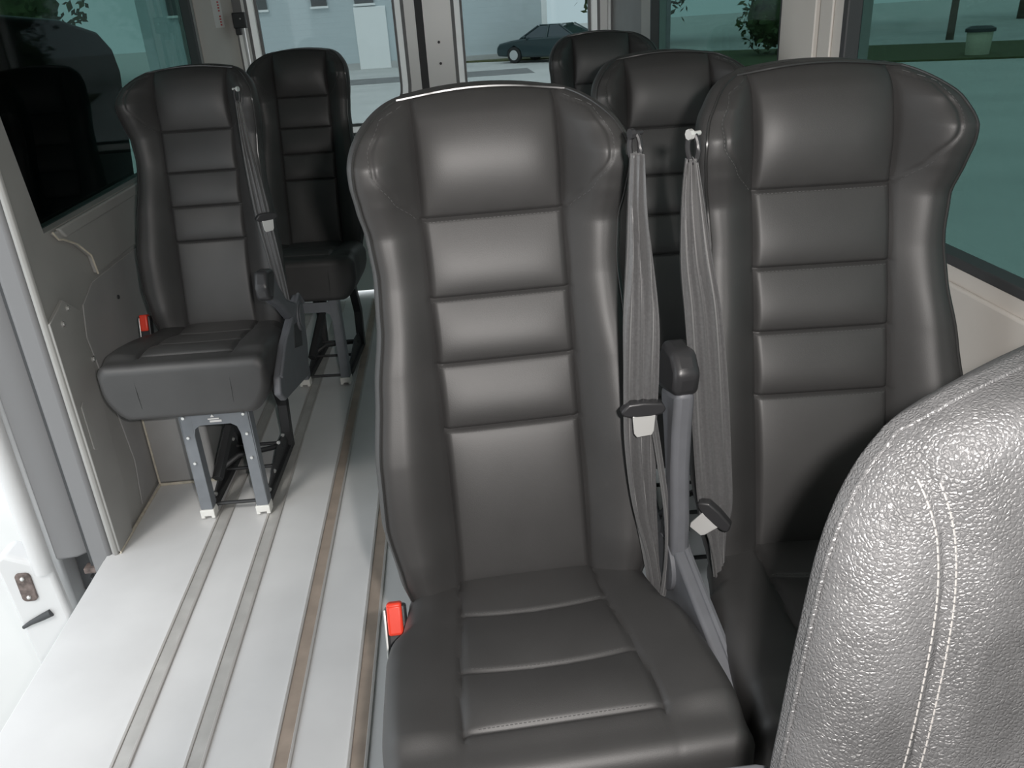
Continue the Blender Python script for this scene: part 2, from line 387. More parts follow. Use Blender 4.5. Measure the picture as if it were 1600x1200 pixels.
# ------------------------------------------------------------ sliding door, slid open outside
sd = root('sliding_door', (-1.13, 2.5, -.2), 0, 'open silver sliding door parked outside along the left wall', 'van door')
mb = MB(); mb.prism([(YJ-.01, -.22), (YJ-.01, .80), (3.2, .80), (3.2, -.22)], 'x', -1.205, -1.135); mb.build('lower_skin', PAINT, sd, world=True, bevel=.02)
mb = MB(); mb.prism([(YJ-.0, .80), (YJ+.02, 1.36), (2.83, 1.325), (3.10, 1.285), (3.2, 1.23), (3.23, 1.15), (3.17, .97), (3.12, .80)], 'x', -1.165, -1.125)
mb.build('dark_upper_section', DARKIN, sd, world=True, bevel=.015)
mb = MB(); mb.tube([(-1.175, YJ-.015, z) for z in (-.02, .3, .6, .9, 1.36)], .026, 16); mb.build('edge_roll', DPAINT, sd, world=True)
mb = MB(); mb.prism([(-1.145, YJ-.005), (-1.145, YJ+.05), (-1.062, YJ+.06), (-1.062, YJ+.02), (-1.09, YJ+.0)], 'z', .0, 1.36); mb.build('inner_edge', GRUB, sd, world=True, bevel=.008)
mb = MB(); mb.prism([(-1.27, -.33), (-1.29, .03), (-1.26, .05), (-1.15, .0), (-1.135, -.33)], 'y', YJ-.03, YJ+.05); mb.build('lower_corner', DPAINT, sd, world=True, bevel=.012)
la = MB(); la.prism(rr_rect(-1.245, -1.205, -.10, -.01, .012), 'y', YJ-.036, YJ-.028); lo = la.build('latch_plate', RUST, sd, world=True, bevel=.002)
mb = MB()
for z in (-.085, -.025): mb.sphere((-1.225, YJ-.037, z), .006)
mb.build('latch_screw', BOLT, lo, world=True)
mb = MB(); mb.tube([(-1.185, YJ-.034, -.145), (-1.21, YJ-.036, -.155), (-1.245, YJ-.036, -.17), (-1.27, YJ-.034, -.185)], [.011, .010, .007, .005], 10); mb.build('stop_bumper', RUBBER, sd, world=True)
rb = root('roller_bracket', (-1.06, YJ+.03, -.05), 0, 'rusty roller bracket in dark gap at the foot of left door pillar', 'bracket')
mb = MB(); mb.box(-1.13, -1.0, YJ+.062, YJ+.09, -.24, .0); mb.build('pocket', RUBBER, rb, world=True)
mb = MB(); mb.box(-1.085, -1.01, YJ+.0, YJ+.03, -.055, -.038); mb.build('arm', RUST, rb, world=True, bevel=.003)
mb = MB(); mb.cyl((-1.06, YJ+.015, -.07), (-1.06, YJ+.015, -.12), .018, 16); mb.build('roller', RUBBER, rb, world=True)

# ------------------------------------------------------------ seats
ZS = [1.0154, .9064, .8143, .7208]; ZT = 1.184; ZB = .43
WT = [(.43, .150), (.47, .178), (.52, .190), (.61, .205), (.70, .203), (.80, .192), (.88, .180), (.95, .177), (1.0, .181), (1.04, .188), (1.075, .192), (1.10, .192)]
def halfw(z):
    if z <= 1.09: return lerp(WT, z)
    q = min(1, (z-1.09)/(ZT-1.09)); return .10+.092*math.sqrt(max(0, 1-q*q))
BOL = [(.43, .018), (.55, .046), (.70, .056), (.82, .044), (.93, .028), (1.0, .034), (1.05, .058), (1.10, .074), (1.14, .056), (1.184, .006)]
WS = [(1.017, .104), (1.052, .133), (1.09, .157), (1.12, .158), (1.157, .140), (1.175, .103)]
def g(d, w): return math.exp(-(d/w)**2)
def front(x, z, w):
    ax = abs(x); base = .258*(z-.5); P = 0
    edges = [ZT]+ZS+[ZB]
    for a, b in zip(edges, edges[1:]):
        if b <= z <= a:
            t = (a-z)/(a-b)
            if a == ZT: pf = .032*math.sin(math.pi*t**.9)**.75 if 0 < t < 1 else 0
            elif b == ZB: pf = .014*math.sin(math.pi*min(1, t*1.25)**.8)**.6 if 0 < t < .8 else 0
            else: pf = .0115*(math.sin(math.pi*t**1.5))**.6 if 0 < t < 1 else 0
            break
    hs = sum(g(z-s, .0028) for s in ZS)
    k = smooth01((ax-.092)/.016)
    cen = pf*(1-(min(ax, .1)/.1)**5*.45) - .0035*hs
    tt = max(0, (ax-.1)/max(.02, (w-.1)))
    hump = lerp(BOL, z)*math.sin(math.pi/2*min(1, tt/.62))**1.1 + .010*smooth01((z-1.03)/.05)*smooth01((ZT-z)/.05)
    P = cen*(1-k)+hump*k
    P -= .0055*g(ax-.1, .0032)
    if z > 1.02: P -= .0028*g((ax-lerp(WS, z))*.8, .0022)
    r = .026
    if ax > w-r:
        q = min(1, (ax-(w-r))/r); P -= r*(1-math.sqrt(max(0, 1-q*q)))
    rt = .034
    if z > ZT-rt:
        q = (z-(ZT-rt))/rt; P -= rt*(1-math.sqrt(max(0, 1-q*q)))*(1 if ax < .1 else max(0, 1-(ax-.1)/.08))
    return base-P
def seatback_mesh():
    zs = []
    z = ZB
    while z < ZT-1e-6:
        zs.append(z)
        near = min(abs(z-s) for s in ZS)
        z += .0013 if near < .008 else (.0022 if z > 1.13 else .004)
    q0 = ZT-.012; zs = [z for z in zs if z < q0]+[ZT-.012*(1-math.sin(math.pi/2*i/8)) for i in range(9)]
    rows = []; nf = 46; ns = 34; nb = 20
    for z in zs:
        w = halfw(z)
        xs = []
        for i in range(ns): xs.append(-(w-(w-.112)*(i/ns)**1.0)) if i < ns else None
        m = [-.112+.224*i/nf for i in range(nf+1)]
        # concentrate samples at the vertical seams
        m = []
        for i in range(nf+1):
            u = -1+2*i/nf; m.append(.112*(u*.55+.45*math.copysign(abs(u)**.35 if False else 1-(1-abs(u))**2.2, u)))
        xs = xs+m+[-v for v in xs[::-1]]
        row = []
        for x in xs:
            zz = z-.009*smooth01((z-1.08)/.1)*(min(abs(x), .1)/.1)**2
            row.append((x, front(x, z, w), zz))
        base = .258*(z-.5); th = .088-.02*smooth01((z-1.05)/.13)
        top = 0
        if z > ZT-.034: q = (z-(ZT-.034))/.034; top = .03*(1-math.sqrt(max(0, 1-q*q)))
        ye = front(w, z, w)
        for i in range(nb+1):
            a = math.pi*i/nb; x = w*math.copysign(abs(math.cos(a))**.85, math.cos(a))
            y = ye+.002+max(.004, base+th-top-ye)*math.sin(a)**.9
            row.append((x*.999, y, z-.009*smooth01((z-1.08)/.1)*(min(abs(x), .1)/.1)**2))
        rows.append(row)
    mb = MB(); loft(rows, mb); return mb
CACHE = {}
def part(key, maker, name, material, parent, **k):
    """first use builds the mesh, later uses copy the object and share its mesh"""
    if key in CACHE:
        c = CACHE[key].copy(); COL.objects.link(c); c.parent = parent; return c
    o = maker().build(name, material, parent, **k); CACHE[key] = o; return o
def piping_mesh():
    pts = []
    z = .50
    def pt(sx, z):
        w = halfw(z); x = sx*(w-.0085); return (x, front(x, z, w)-.0012, z-.009*smooth01((z-1.08)/.1)*(min(abs(x), .1)/.1)**2)
    L = []
    n = 70
    for i in range(n+1):
        L.append(.48+(1.09-.48)*i/n)
    for i in range(1, 17): L.append(1.09+(ZT-.004-1.09)*math.sin(math.pi/2*i/16))
    pts = [pt(-1, z) for z in L]+[(x/100, front(x/100, ZT-.004, .1)-.001, ZT-.004-.009*(x/10)**2+.0015) for x in range(-8, 9)]+[pt(1, z) for z in L[::-1]]
    mb = MB(); mb.tube(pts, .0021, 6); return mb
def stitch_row(s):
    def f():
        mb = MB(); n = 34
        for i in range(n):
            x0 = -.097+.194*i/n; x1 = x0+.194/n*.55
            z = s-.0045
            mb.tube([(x0, front(x0, z, .19)-.0004, z), (x1, front(x1, z, .19)-.0004, z)], .0005, 4)
        return mb
    return f
def stitch_wing(sx):
    def f():
        mb = MB(); Z = 1.02
        while Z < 1.172:
            xa = lerp(WS, Z)+.004; xb = lerp(WS, Z+.003)+.004
            mb.tube([(sx*xa, front(xa, Z, halfw(Z))-.0004, Z-.006*smooth01((Z-1.08)/.1)), (sx*xb, front(xb, Z+.003, halfw(Z+.003))-.0004, Z+.003-.006*smooth01((Z+.003-1.08)/.1))], .0005, 4); Z += .0055
        return mb
    return f
# cushion
CY0, CY1 = .06, -.395
HW = [(-.395, .207), (-.30, .214), (-.16, .213), (-.125, .209), (-.095, .192), (-.02, .182), (.02, .165), (.06, .13)]
def chw(y): return lerp(HW, y)
def ctop(y): return 0.485+.040*smooth01(-y/.33)
CS = [-.080, -.215, -.325]
def sh(y): return .103+.016*smooth01(-y/.35)
def csurf(x, y):
    w = chw(y); ax = abs(x)/sh(y)*.105 if abs(x) < sh(y) else .105+(abs(x)-sh(y))*(w-.105)/(w-sh(y)); z = ctop(y)
    yc = y
    def cy(s, k): return s+(.010 if k < 2 else .0)*((ax/.105)**2-1)*1.0
    b = 0
    if ax < .105:
        ed = [.06]+[cy(s, k) for k, s in enumerate(CS)]+[-.395]
        for k, (a, c) in enumerate(zip(ed, ed[1:])):
            if c <= y <= a:
                t = (a-y)/(a-c)
                b = (.010 if k < 3 else .006)*math.sin(math.pi*min(.999, max(0, t))**1.15)**.85 if 0 < t < 1 else 0
        for k, s in enumerate(CS): b -= .0028*g(y-cy(s, k), .0042)
        b *= 1-(ax/.105)**6*.5
    else:
        t = min(1, (ax-.105)/max(.02, w-.105)); b = .012*math.sin(math.pi*min(1, t*.8+.05))
    b -= .0045*g(ax-.105, .0035)
    b *= 1-.9*smooth01((-y-.32)/.035)
    r = .028
    if ax > w-r: q = min(1, (ax-(w-r))/r); b -= r*(1-math.sqrt(max(0, 1-q*q)))
    if y > .03: q = min(1, (y-.03)/.03); b -= .03*(1-math.sqrt(1-q*q))
    return z+b
def cushion_mesh():
    rows = []
    ys = []
    y = CY0
    while y > -.367:
        ys.append(y); near = min(abs(y-s-.004) for s in CS); y -= .0012 if near < .020 else .005
    R = .024
    def prof(y, top_drop, bot_up, inset):
        w = chw(max(y, -.35))-inset; row = []
        n = 96
        for i in range(n+1):
            u = -1+2*i/n; x = w*math.copysign(1-(1-abs(u))**1.25, u)
            x = w*u if False else x
            row.append((x, y, csurf(x*chw(y)/w if abs(x) > .12 else x, max(y, -.368))-top_drop))
        zb = .372+bot_up
        zs = row[-1][2]
        m = 14
        # right side down, bottom, left side up
        side = []
        for i in range(1, m):
            a = math.pi/2*i/m; side.append((w-.06*(1-math.cos(a))**.8, zb+.085-.085*math.sin(a)))
        for (x, z) in side: row.append((x, y, z))
        for i in range(1, 8): row.append(((w-.06)*(1-2*i/8), y, zb))
        for (x, z) in side[::-1]: row.append((-x, y, z))
        return row
    for y in ys: rows.append(prof(y, 0, 0, 0))
    for i in range(1, 13):
        a = math.pi/2*i/12; rows.append(prof(-.369-R*math.sin(a), R*(1-math.cos(a)), .02*(1-math.cos(a)), .018*(1-math.cos(a))))
    mb = MB(); loft(rows, mb, True, True)
    return mb
def cush_front_line(s):
    def f():
        mb = MB(); mb.tube([(s*.118, -.3915, .495), (s*.117, -.3935, .45), (s*.115, -.3925, .41)], .0012, 5); return mb
    return f
def cush_stitch(k, s):
    def f():
        mb = MB(); n = 38
        for i in range(n):
            x0 = -.10+.2*i/n; x1 = x0+.2/n*.6
            P = []
            for x in (x0, x1):
                y = s+(.010 if k < 2 else 0)*((abs(x)/.105)**2-1)+.004
                P.append((x, y, csurf(x, y)+.0004))
            mb.tube(P, .0005, 4)
        return mb
    return f
# legs
LX = (-.062, .095)
def upright(sx):
    def f():
        mb = MB(); x = LX[sx]; o = -1 if sx == 0 else 1
        mb.prism([(x-.017, .018), (x+.017, .018), (x+.013+(.004 if sx == 0 else 0), .29), (x+.013+(.012 if sx == 0 else 0), .385), (x-.013-(.012 if sx == 1 else 0), .385), (x-.013, .29)], 'y', -.283, -.279)
        mb.box(x-.017, x-.0135, -.281, -.245, .018, .385); mb.box(x+.0135, x+.017, -.281, -.245, .018, .385)
        return mb
    return f
def crossplate():
    mb = MB(); a, b = LX[0]+.012, LX[1]-.012
    mb.prism([(a, .25), (a+.010, .288), (a+.025, .298), (b-.025, .298), (b-.010, .288), (b, .25), (b, .336), (a, .336)], 'y', -.2828, -.2795)
    return mb
def rearleg(sx):
    def f():
        mb = MB(); x = LX[sx]
        for (p, q) in ((((.03, .385)), ((.125, .16))), (((.125, .16)), ((.10, .02)))):
            d = Vector((0, q[0]-p[0], q[1]-p[1])); ln = d.length; ang = math.atan2(d.y, -d.z)
            mtx = Matrix.Translation((x, p[0], p[1])) @ Matrix.Rotation(ang, 4, 'X')
            mb.box(-.015, .015, -.017, .017, -ln-.008, .008, mtx)
        return mb
    return f
def baserail(sx):
    def f():
        mb = MB(); x = LX[sx]; mb.box(x-.012, x+.012, -.262, .13, .006, .026)
        mb.prism([(-.25, .02), (.10, .02), (.06, .085), (-.02, .09), (-.20, .035)], 'x', x-.003, x+.003); return mb
    return f
def crossrod(y, z):
    def f():
        mb = MB(); mb.cyl((LX[0], y, z), (LX[1], y, z), .0055, 8); return mb
    return f
RODS = ((-.25, .03), (.06, .05), (-.07, .04))
def diag():
    mb = MB(); mb.tube([(LX[0]+.03, -.23, .10), (LX[0]+.05, -.05, .22), (LX[0]+.06, .05, .375)], .016, 6)
    return mb
def diag2():
    mb = MB(); mb.tube([(LX[0], -.10, .06), (LX[0]+.05, -.08, .09), (LX[1], .02, .06)], .008, 8); return mb
def clampm(sx, y):
    def f():
        mb = MB(); x = LX[sx]
        mb.box(x-.020, x+.020, y-.026, y+.012, .012, .032); mb.box(x-.020, x-.009, y-.026, y+.010, .005, .014); mb.box(x+.009, x+.020, y-.026, y+.010, .005, .014); return mb
    return f
def boltm(r):
    def f():
        mb = MB(); mb.cyl((0, 0, 0), (0, -.006, 0), r, 8); return mb
    return f
FRONTB = ((LX[0]-.002, .325), (LX[0]-.001, .265), (LX[0], .185), (LX[1]+.002, .325), (LX[1]+.001, .265), (LX[1], .19))
RAILB = [(x+.004, y, z) for x in LX for y, z in ((-.2, .034), (-.12, .05), (-.02, .094), (.04, .088))]
def panmesh():
    mb = MB(); mb.box(-.14, .14, -.33, .04, .36, .39); mb.box(-.01, .03, -.30, -.26, .355, .385); mb.box(-.12, .15, -.26, -.22, .366, .382); return mb
def bracketmesh(sgn):
    def f():
        mb = MB(); mb.prism([(-.10, .37), (.03, .37), (.13, .42), (.10, .56), (.05, .56), (.02, .48), (-.08, .42)], 'x', sgn*.15-.003, sgn*.15+.003); return mb
    return f
def shieldmesh():
    # big grey side shield below the armrest pivot, with a dark pocket
    mb = MB(); poly = [(.045, .52), (.02, .40), (-.03, .315), (-.33, .375), (-.37, .41), (-.35, .45), (-.25, .50), (-.10, .535), (.0, .56)]
    mb.prism(poly, 'x', .212, .232); return mb
def pocketmesh():
    mb = MB(); mb.prism([(-.11, .505), (-.03, .495), (-.055, .42), (-.15, .45)], 'x', .2305, .2335); return mb
def lipmesh():
    mb = MB(); mb.tube([(.232, .045, .52), (.232, .0, .558), (.232, -.10, .533), (.232, -.25, .498), (.232, -.345, .448)], .006, 8); return mb
def pivotmesh():
    mb = MB(); mb.cyl((.206, -.035, .505), (.240, -.035, .505), .043, 36); mb.cyl((.240, -.035, .505), (.243, -.035, .505), .032, 36); return mb
def armmesh():
    # modelled upright about the pivot, origin at pivot
    mb = MB(); prof = [(-.034, 0), (-.030, .10), (-.024, .17), (-.027, .235), (-.034, .295), (.042, .275), (.026, .215), (.012, .15), (.022, .08), (.036, 0)]
    mb.prism([(y, z) for y, z in prof], 'x', -.014, .014); return mb
def capmesh():
    mb = MB(); mb.prism([(-.034, .290), (-.042, .325), (-.018, .350), (.026, .352), (.050, .300), (.044, .272)], 'x', -.018, .018); return mb

def bucklem():
    mb = MB(); mb.box(-.015, .015, -.012, .012, -.035, .035); return mb
def add_buckle(r, loc, tilt):
    b = bpy.data.objects.new('buckle', None)
    body = bucklem()
    mt = Matrix.Translation(loc) @ Matrix.Rotation(tilt, 4, 'X')
    body.v = [tuple(mt @ Vector(v)) for v in body.v]; bo = body.build('buckle', BPLAS, r, bevel=.004)
    bpy.data.objects.remove(b)
    m2 = MB(); m2.box(-.013, .0095, -.019, -.010, -.008, .036); m2.box(-.013, .0095, -.019, .008, .030, .039); m2.v = [tuple(mt @ Vector(v)) for v in m2.v]; m2.build('release_button', RED, bo, bevel=.004)
    m3 = MB(); m3.box(-.018, -.0145, -.012, .010, -.04, .03); m3.v = [tuple(mt @ Vector(v)) for v in m3.v]; m3.build('side_plate', BOLT, bo, bevel=.001)
    m4 = MB(); m4.box(-.009, .009, -.003, .003, -.12, -.03); m4.v = [tuple(mt @ Vector(v)) for v in m4.v]; m4.build('stalk', BPLAS, bo, bevel=.001)

def seat(name, loc, rz, label, base=True):
    r = root(name, loc, rz, label, 'seat', 'black leather passenger seats bolted to the van floor')
    b = part('back', seatback_mesh, 'backrest', LEATHER, r, angle=60)
    part('pipe', piping_mesh, 'piping', PIPE, b); [part('bs%d' % k, stitch_row(z), 'stitching', THREADD, b) for k, z in enumerate(ZS)]; [part('bw%d' % k, stitch_wing(k), 'stitching', THREADD, b) for k in (-1, 1)]
    c = part('cush', cushion_mesh, 'cushion', LEATHER, r, angle=50)
    [part('cf%d' % k, cush_front_line(k), 'front_seam', PIPE, c) for k in (-1, 1)]; [part('cs%d' % k, cush_stitch(k, y), 'stitching', THREADD, c) for k, y in enumerate(CS)]
    part('pan', panmesh, 'seat_pan', DSTEEL, r, bevel=.002)
    for s in (-1, 1): part('brk%d' % s, bracketmesh(s), 'back_bracket', DSTEEL, r, bevel=.001)
    if base:
        for s in (0, 1):
            u = part('up%d' % s, upright(s), 'leg', POWDER, r, bevel=.0015)
            part('cl%d' % s, clampm(s, -.262), 'track_clamp', CLAMP, u, bevel=.002)
            part('rl%d' % s, rearleg(s), 'rear_leg', DSTEEL, r, bevel=.002)
            part('br%d' % s, baserail(s), 'base_rail', DSTEEL, r, bevel=.001)
        part('cp', crossplate, 'crossplate', POWDER, r)
        for k, (y, z) in enumerate(RODS): part('cr%d' % k, crossrod(y, z), 'cross_rod', DSTEEL, r)
        part('dg', diag, 'brace', DSTEEL, r); part('dg2', diag2, 'lever', DSTEEL, r)
        if base == 2:
            for x, z in FRONTB: part('fb', boltm(.0042), 'bolt', BOLT, r).location = (x, -.283, z)
            for p in RAILB: part('rb', boltm(.0058), 'bolt', BOLT, r).location = p
    return r
def armrest(r, tilt, keys):
    part('shield', shieldmesh, 'side_shield', GPLAS, r, bevel=.006); part('pocket', pocketmesh, 'pocket', DSTEEL, r, bevel=.001)
    part('lip', lipmesh, 'shield_lip', GPLAS, r)
    part('pivot', pivotmesh, 'armrest_pivot', GPLAS, r, bevel=.003)
    a = part('arm', armmesh, 'armrest', GPLAS, r, bevel=.009)
    a.location = (.222, -.035, .505); a.rotation_euler = (tilt, 0, 0)
    part('cap', capmesh, 'armrest_cap', BPLAS, a, bevel=.010)

A = seat('passenger_seat', (.062, 1.028, 0), .045, 'large black seat in the middle foreground, whole backrest and cushion top visible')
B = seat('passenger_seat', (.528, 1.035, 0), -.06, 'black seat on the right of the front row, partly hidden by the glaring headrest shoulder')
Cc = seat('passenger_seat', (.528, 1.87, 0), -.03, 'black seat directly behind the right front-row seat, seen between the two belts')
D = seat('passenger_seat', (.565, 2.93, 0), -.03, 'rearmost seat on the right, only its dark headrest showing near the parked car')
Es = seat('passenger_seat', (-.70, 2.338, 0), -.03, 'single black seat on the left, standing on grey legs in the middle of the van', 2)
F = seat('passenger_seat', (-.537, 3.21, 0), -.077, 'rearmost black seat on the left, in front of the rear door window')
Cc.scale = (1, 1, .983); armrest(A, .0, 0); armrest(Es, .98, 0)
add_buckle(A, (-.2, -.045, .455), -.55); add_buckle(Es, (-.205, -.03, .50), -.3)

# sticker on the left seat's crossplate
mb = MB(); mb.box(.004, .036, -.2845, -.2835, .306, .312); mb.box(.000, .030, -.2845, -.2835, .314, .318); mb.prism([(.008, .321), (.018, .321), (.013, .330)], 'y', -.2845, -.2835)
mb.build('white_label', PAPER, Es, smooth=False)

# shoulder belts
def catmull(P, n):
    out = []
    for i in range(len(P)-1):
        p0, p1, p2, p3 = P[max(i-1, 0)], P[i], P[i+1], P[min(i+2, len(P)-1)]
        for k in range(n):
            t = k/n
            out.append(tuple(.5*((2*b)+(-a+c)*t+(2*a-5*b+4*c-d)*t*t+(-a+3*b-3*c+d)*t**3) for a, b, c, d in zip(p0, p1, p2, p3)))
    out.append(tuple(P[-1])); return out
def ribbon(P, amp=.0062, folds=3, na=28, phase=0):
    """P: (x,y,z,width,twist,amp factor)"""
    mb = MB(); Q = catmull(P, 12); rows = []
    for j, (x, y, z, w, tw, af) in enumerate(Q):
        c, s = math.cos(tw), math.sin(tw); row = []
        for i in range(na+1):
            u = -.5+i/na
            d = amp*af*math.sin(u*folds*2*math.pi+phase+.25*math.sin(j*.15))+amp*.5*af*math.sin(u*folds*4.3+1+j*.05)
            row.append((x+u*w*c-d*s, y+u*w*s+d*c, z))
        rows.append(row)
    n = na+1
    mb.add([p for r in rows for p in r], [(i*n+k, i*n+k+1, (i+1)*n+k+1, (i+1)*n+k) for i in range(len(rows)-1) for k in range(na)])
    return mb
def belt(parent, P, tongue, tilt, anchor, side, P2=None, world=True, plate_roll=0, bm_=None):
    def mapv(mb, name, m, par, **k):
        if world:
            mw = parent.matrix_basis.inverted(); mb.v = [tuple(mw @ Vector(v)) for v in mb.v]
        return mb.build(name, m, par, **k)
    b = mapv(ribbon(P), 'seat_belt', BELT, parent, thick=.0012, angle=80)
    if P2: mapv(ribbon(P2, .002, 2, 12), 'lap_belt', BELT, parent, thick=.0012, angle=80)
    # tongue: plastic holder across the belt and bright metal blade below it
    mt = Matrix.Translation(tongue) @ Matrix.Rotation(tilt, 4, 'Z') @ Matrix.Rotation(plate_roll, 4, 'Y')
    mb = MB(); mb.prism([(-.026, .002), (-.031, -.004), (-.026, -.010), (-.010, -.014), (.010, -.014), (.026, -.010), (.031, -.004), (.026, .006), (0, .009), (-.020, .008)], 'y', -.006, .010)
    mb.v = [tuple(mt @ Vector(v)) for v in mb.v]; h = mapv(mb, 'belt_tongue', BPLAS, parent, bevel=.003)
    mb = MB(); mb.prism([(-.015, -.010), (-.013, -.036), (-.009, -.042), (.011, -.040), (.014, -.034), (.016, -.010)], 'y', -.006, -.003)
    mb.v = [tuple(mt @ Vector(v)) for v in mb.v]; mapv(mb, 'blade', CHROME, h, bevel=.0008)
    # anchor: ring, bolt
    ax, ay, az = anchor
    mb = MB(); mb.tube([(ax+.012*math.cos(a)*.55, ay+.004*math.sin(a), az+.016*math.sin(a)) for a in [i*2*math.pi/24 for i in range(24)]], .0035, 8, closed=True)
    rg = mapv(mb, 'belt_guide', BPLAS, parent)
    mb = MB(); mb.cyl((ax-side*.004, ay, az+.016), (ax+side*.010, ay+.008, az+.016), .003, 12); mb.cyl((ax-side*.007, ay-.002, az+.016), (ax-side*.002, ay, az+.016), .0065, 8); mapv(mb, 'bolt', bm_ or CHROME, rg)
belt(A, [(.2235, .995, 1.112, .012, .2, 2.0), (.2225, .985, 1.06, .021, .2, 1.8), (.226, .98, .99, .034, .15, 1.4), (.2275, .978, .91, .047, .1, .8), (.2275, .978, .84, .047, 0, .6), (.2275, .98, .786, .046, 0, .4),
         (.229, .988, .72, .046, .2, .8), (.236, .992, .62, .044, .5, 1), (.248, .992, .53, .034, .8, 1), (.257, .99, .45, .030, .9, 1)],
     (.229, .972, .784), .0, (.2235, 1.0, 1.118), 1,
     [(.245, .995, .775, .020, 1.0, .5), (.256, .99, .70, .026, 1.1, .5), (.268, .985, .60, .028, 1.1, .5), (.270, .985, .52, .026, 1.0, .5), (.264, .985, .45, .022, .8, .5)], bm_=BPLAS)
belt(B, [(.293, 1.0, 1.100, .014, -.2, 2.0), (.296, 1.0, 1.05, .027, -.15, 1.8), (.304, 1.0, .97, .041, -.1, 1.3), (.315, 1.0, .90, .049, 0, .8), (.326, 1.0, .80, .052, 0, .6), (.335, 1.0, .70, .053, 0, .5), (.343, .995, .60, .050, 0, .3),
         (.346, .99, .55, .036, .5, .7), (.350, .985, .49, .030, .8, .6), (.356, .985, .43, .024, .9, .6)],
     (.338, .978, .598), -.45, (.295, 1.002, 1.112), 1,
     [(.352, 1.0, .60, .018, 1.2, .5), (.358, 1.0, .53, .022, 1.3, .5), (.364, .995, .43, .022, 1.2, .5)], plate_roll=.75)
# left seat's belt in seat coordinates
P = [(.172, -.030, 1.10, .012, .2, 1.5), (.174, -.035, 1.0, .022, .2, 1), (.178, -.035, .9, .034, .2, .6), (.182, -.035, .8, .038, .1, .4), (.190, -.035, .70, .036, 0, .3), (.196, -.03, .6, .03, .3, .3), (.20, -.03, .5, .028, .5, .3)]
belt(Es, P, (.194, -.045, .80), .5, (.172, -.028, 1.112), -1, None, world=False)

# ------------------------------------------------------------ foreground seat (its left shoulder fills the lower right corner)
GX, GHW, GT = .455, .240, 1.059
GWT = [(.5, .264), (.66, .258), (.74, .252), (.80, .241), (.873, .226), (.934, .211), (.977, .192), (1.007, .168), (1.029, .136), (1.044, .092), (1.052, .05), (1.059, .015)]
GST = [(.5, .215), (.65, .208), (.74, .194), (.82, .175), (.90, .162), (.95, .161), (.985, .168), (1.01, .177), (1.05, .19)]
def _dense(T, n=14):
    out = []
    for i in range(len(T)-1):
        p0, p1, p2, p3 = T[max(i-1, 0)], T[i], T[i+1], T[min(i+2, len(T)-1)]
        for k in range(n):
            t = k/n; out.append(tuple(.5*((2*b)+(-a+c)*t+(2*a-5*b+4*c-d)*t*t+(-a+3*b-3*c+d)*t**3) for a, b, c, d in zip(p0, p1, p2, p3)))
    return out+[T[-1]]
GWD = _dense(GWT); GST = _dense(GST)
def gw(z):
    for (a, b), (c, d) in zip(GWD, GWD[1:]):
        if z <= c and c > a: return b+(d-b)*max(0, (z-a)/(c-a))+.012*smooth01((GT+.004-z)/.03)
    return GWD[-1][1]
def gfront(x, z, w):
    base = .395+.22*(z-.85); ax = abs(x)
    P = .012*(1-(ax/w)**2)
    sx_ = lerp(GST, z)
    P -= .0035*g(ax-sx_, .0022)
    P += .006*smooth01((sx_-ax)/.03)
    r = .05
    if ax > w-r: q = min(1, (ax-(w-r))/r); P -= r*.8*(1-math.sqrt(max(0, 1-q*q)))
    rt = .05
    if z > GT-rt: q = (z-(GT-rt))/rt; P -= rt*.8*(1-math.sqrt(max(0, 1-q*q)))*max(0, 1-max(0, ax-.06)/.08)
    return base-P
def gmesh():
    zs = [.50+.004*i for i in range(150)]; zs = [z for z in zs if z < GT-.03]
    zs += [GT-.03+.03*math.sin(math.pi/2*i/12) for i in range(13)]
    rows = []
    for z in zs:
        w = gw(z); row = []; n = 150
        for i in range(n+1):
            x = w*(-1+2*i/n); x = w*math.sin(math.pi/2*x/w)*.5+x*.5
            row.append((x, gfront(x, z, w), z))
        base = .395+.22*(z-.85)
        ye = gfront(w, z, w)
        for i in range(21):
            a = math.pi*i/20; dy = max(.004, base+.11-.03*smooth01((z-(GT-.06))/.06)-ye)*math.sin(a)
            row.append((max(.004, w-1.1*dy)*math.copysign(abs(math.cos(a))**.6, math.cos(a))*.999, ye+.002+dy, z))
        rows.append(row)
    mb = MB(); loft(rows, mb); return mb
G = root('front_seat', (GX, 0, 0), 0, 'grained leather front seat back glaring in the flash, cut off at bottom right', 'seat')
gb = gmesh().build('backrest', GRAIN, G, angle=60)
GZS = .992
def gline(off, z0, z1, r):
    mb = MB(); z = z0
    while z < z1:
        P = []
        for zz in (z, z+.0042):
            sx_ = lerp(GST, zz)
            x = -(sx_+off); w = gw(zz); P.append((x, gfront(x, zz, w)-.0003, zz))
        mb.tube(P, r, 5); z += .0056
    return mb
gline(.0055, .6, GZS, .0007).build('stitching', THREAD, gb); gline(-.0055, .6, GZS, .0007).build('stitching', THREAD, gb)
mb = MB(); L = []
zz = .52
while zz < .97: L.append(zz); zz += .01
L += [.97+(GT-.002-.97)*math.sin(math.pi/2*i/20) for i in range(21)]
pts = []
for z in L:
    w = gw(z); x = -(w-.0015); pts.append((x, gfront(x, z, w)-.001, z))
mb.tube(pts, .0018, 6); mb.build('edge_piping', GRAIN, gb)
mb = MB(); mb.box(-.24, .24, .0, .42, .42, .53); mb.build('cushion', GRAIN, G, bevel=.04)
mb = MB(); mb.box(-.22, .22, .05, .40, .0, .42); mb.build('pedestal', DSTEEL, G, bevel=.01)
mb = MB(); mb.box(-.300, -.242, .28, .455, .690, .731); ar = mb.build('armrest', GPLAS, G, bevel=.014)

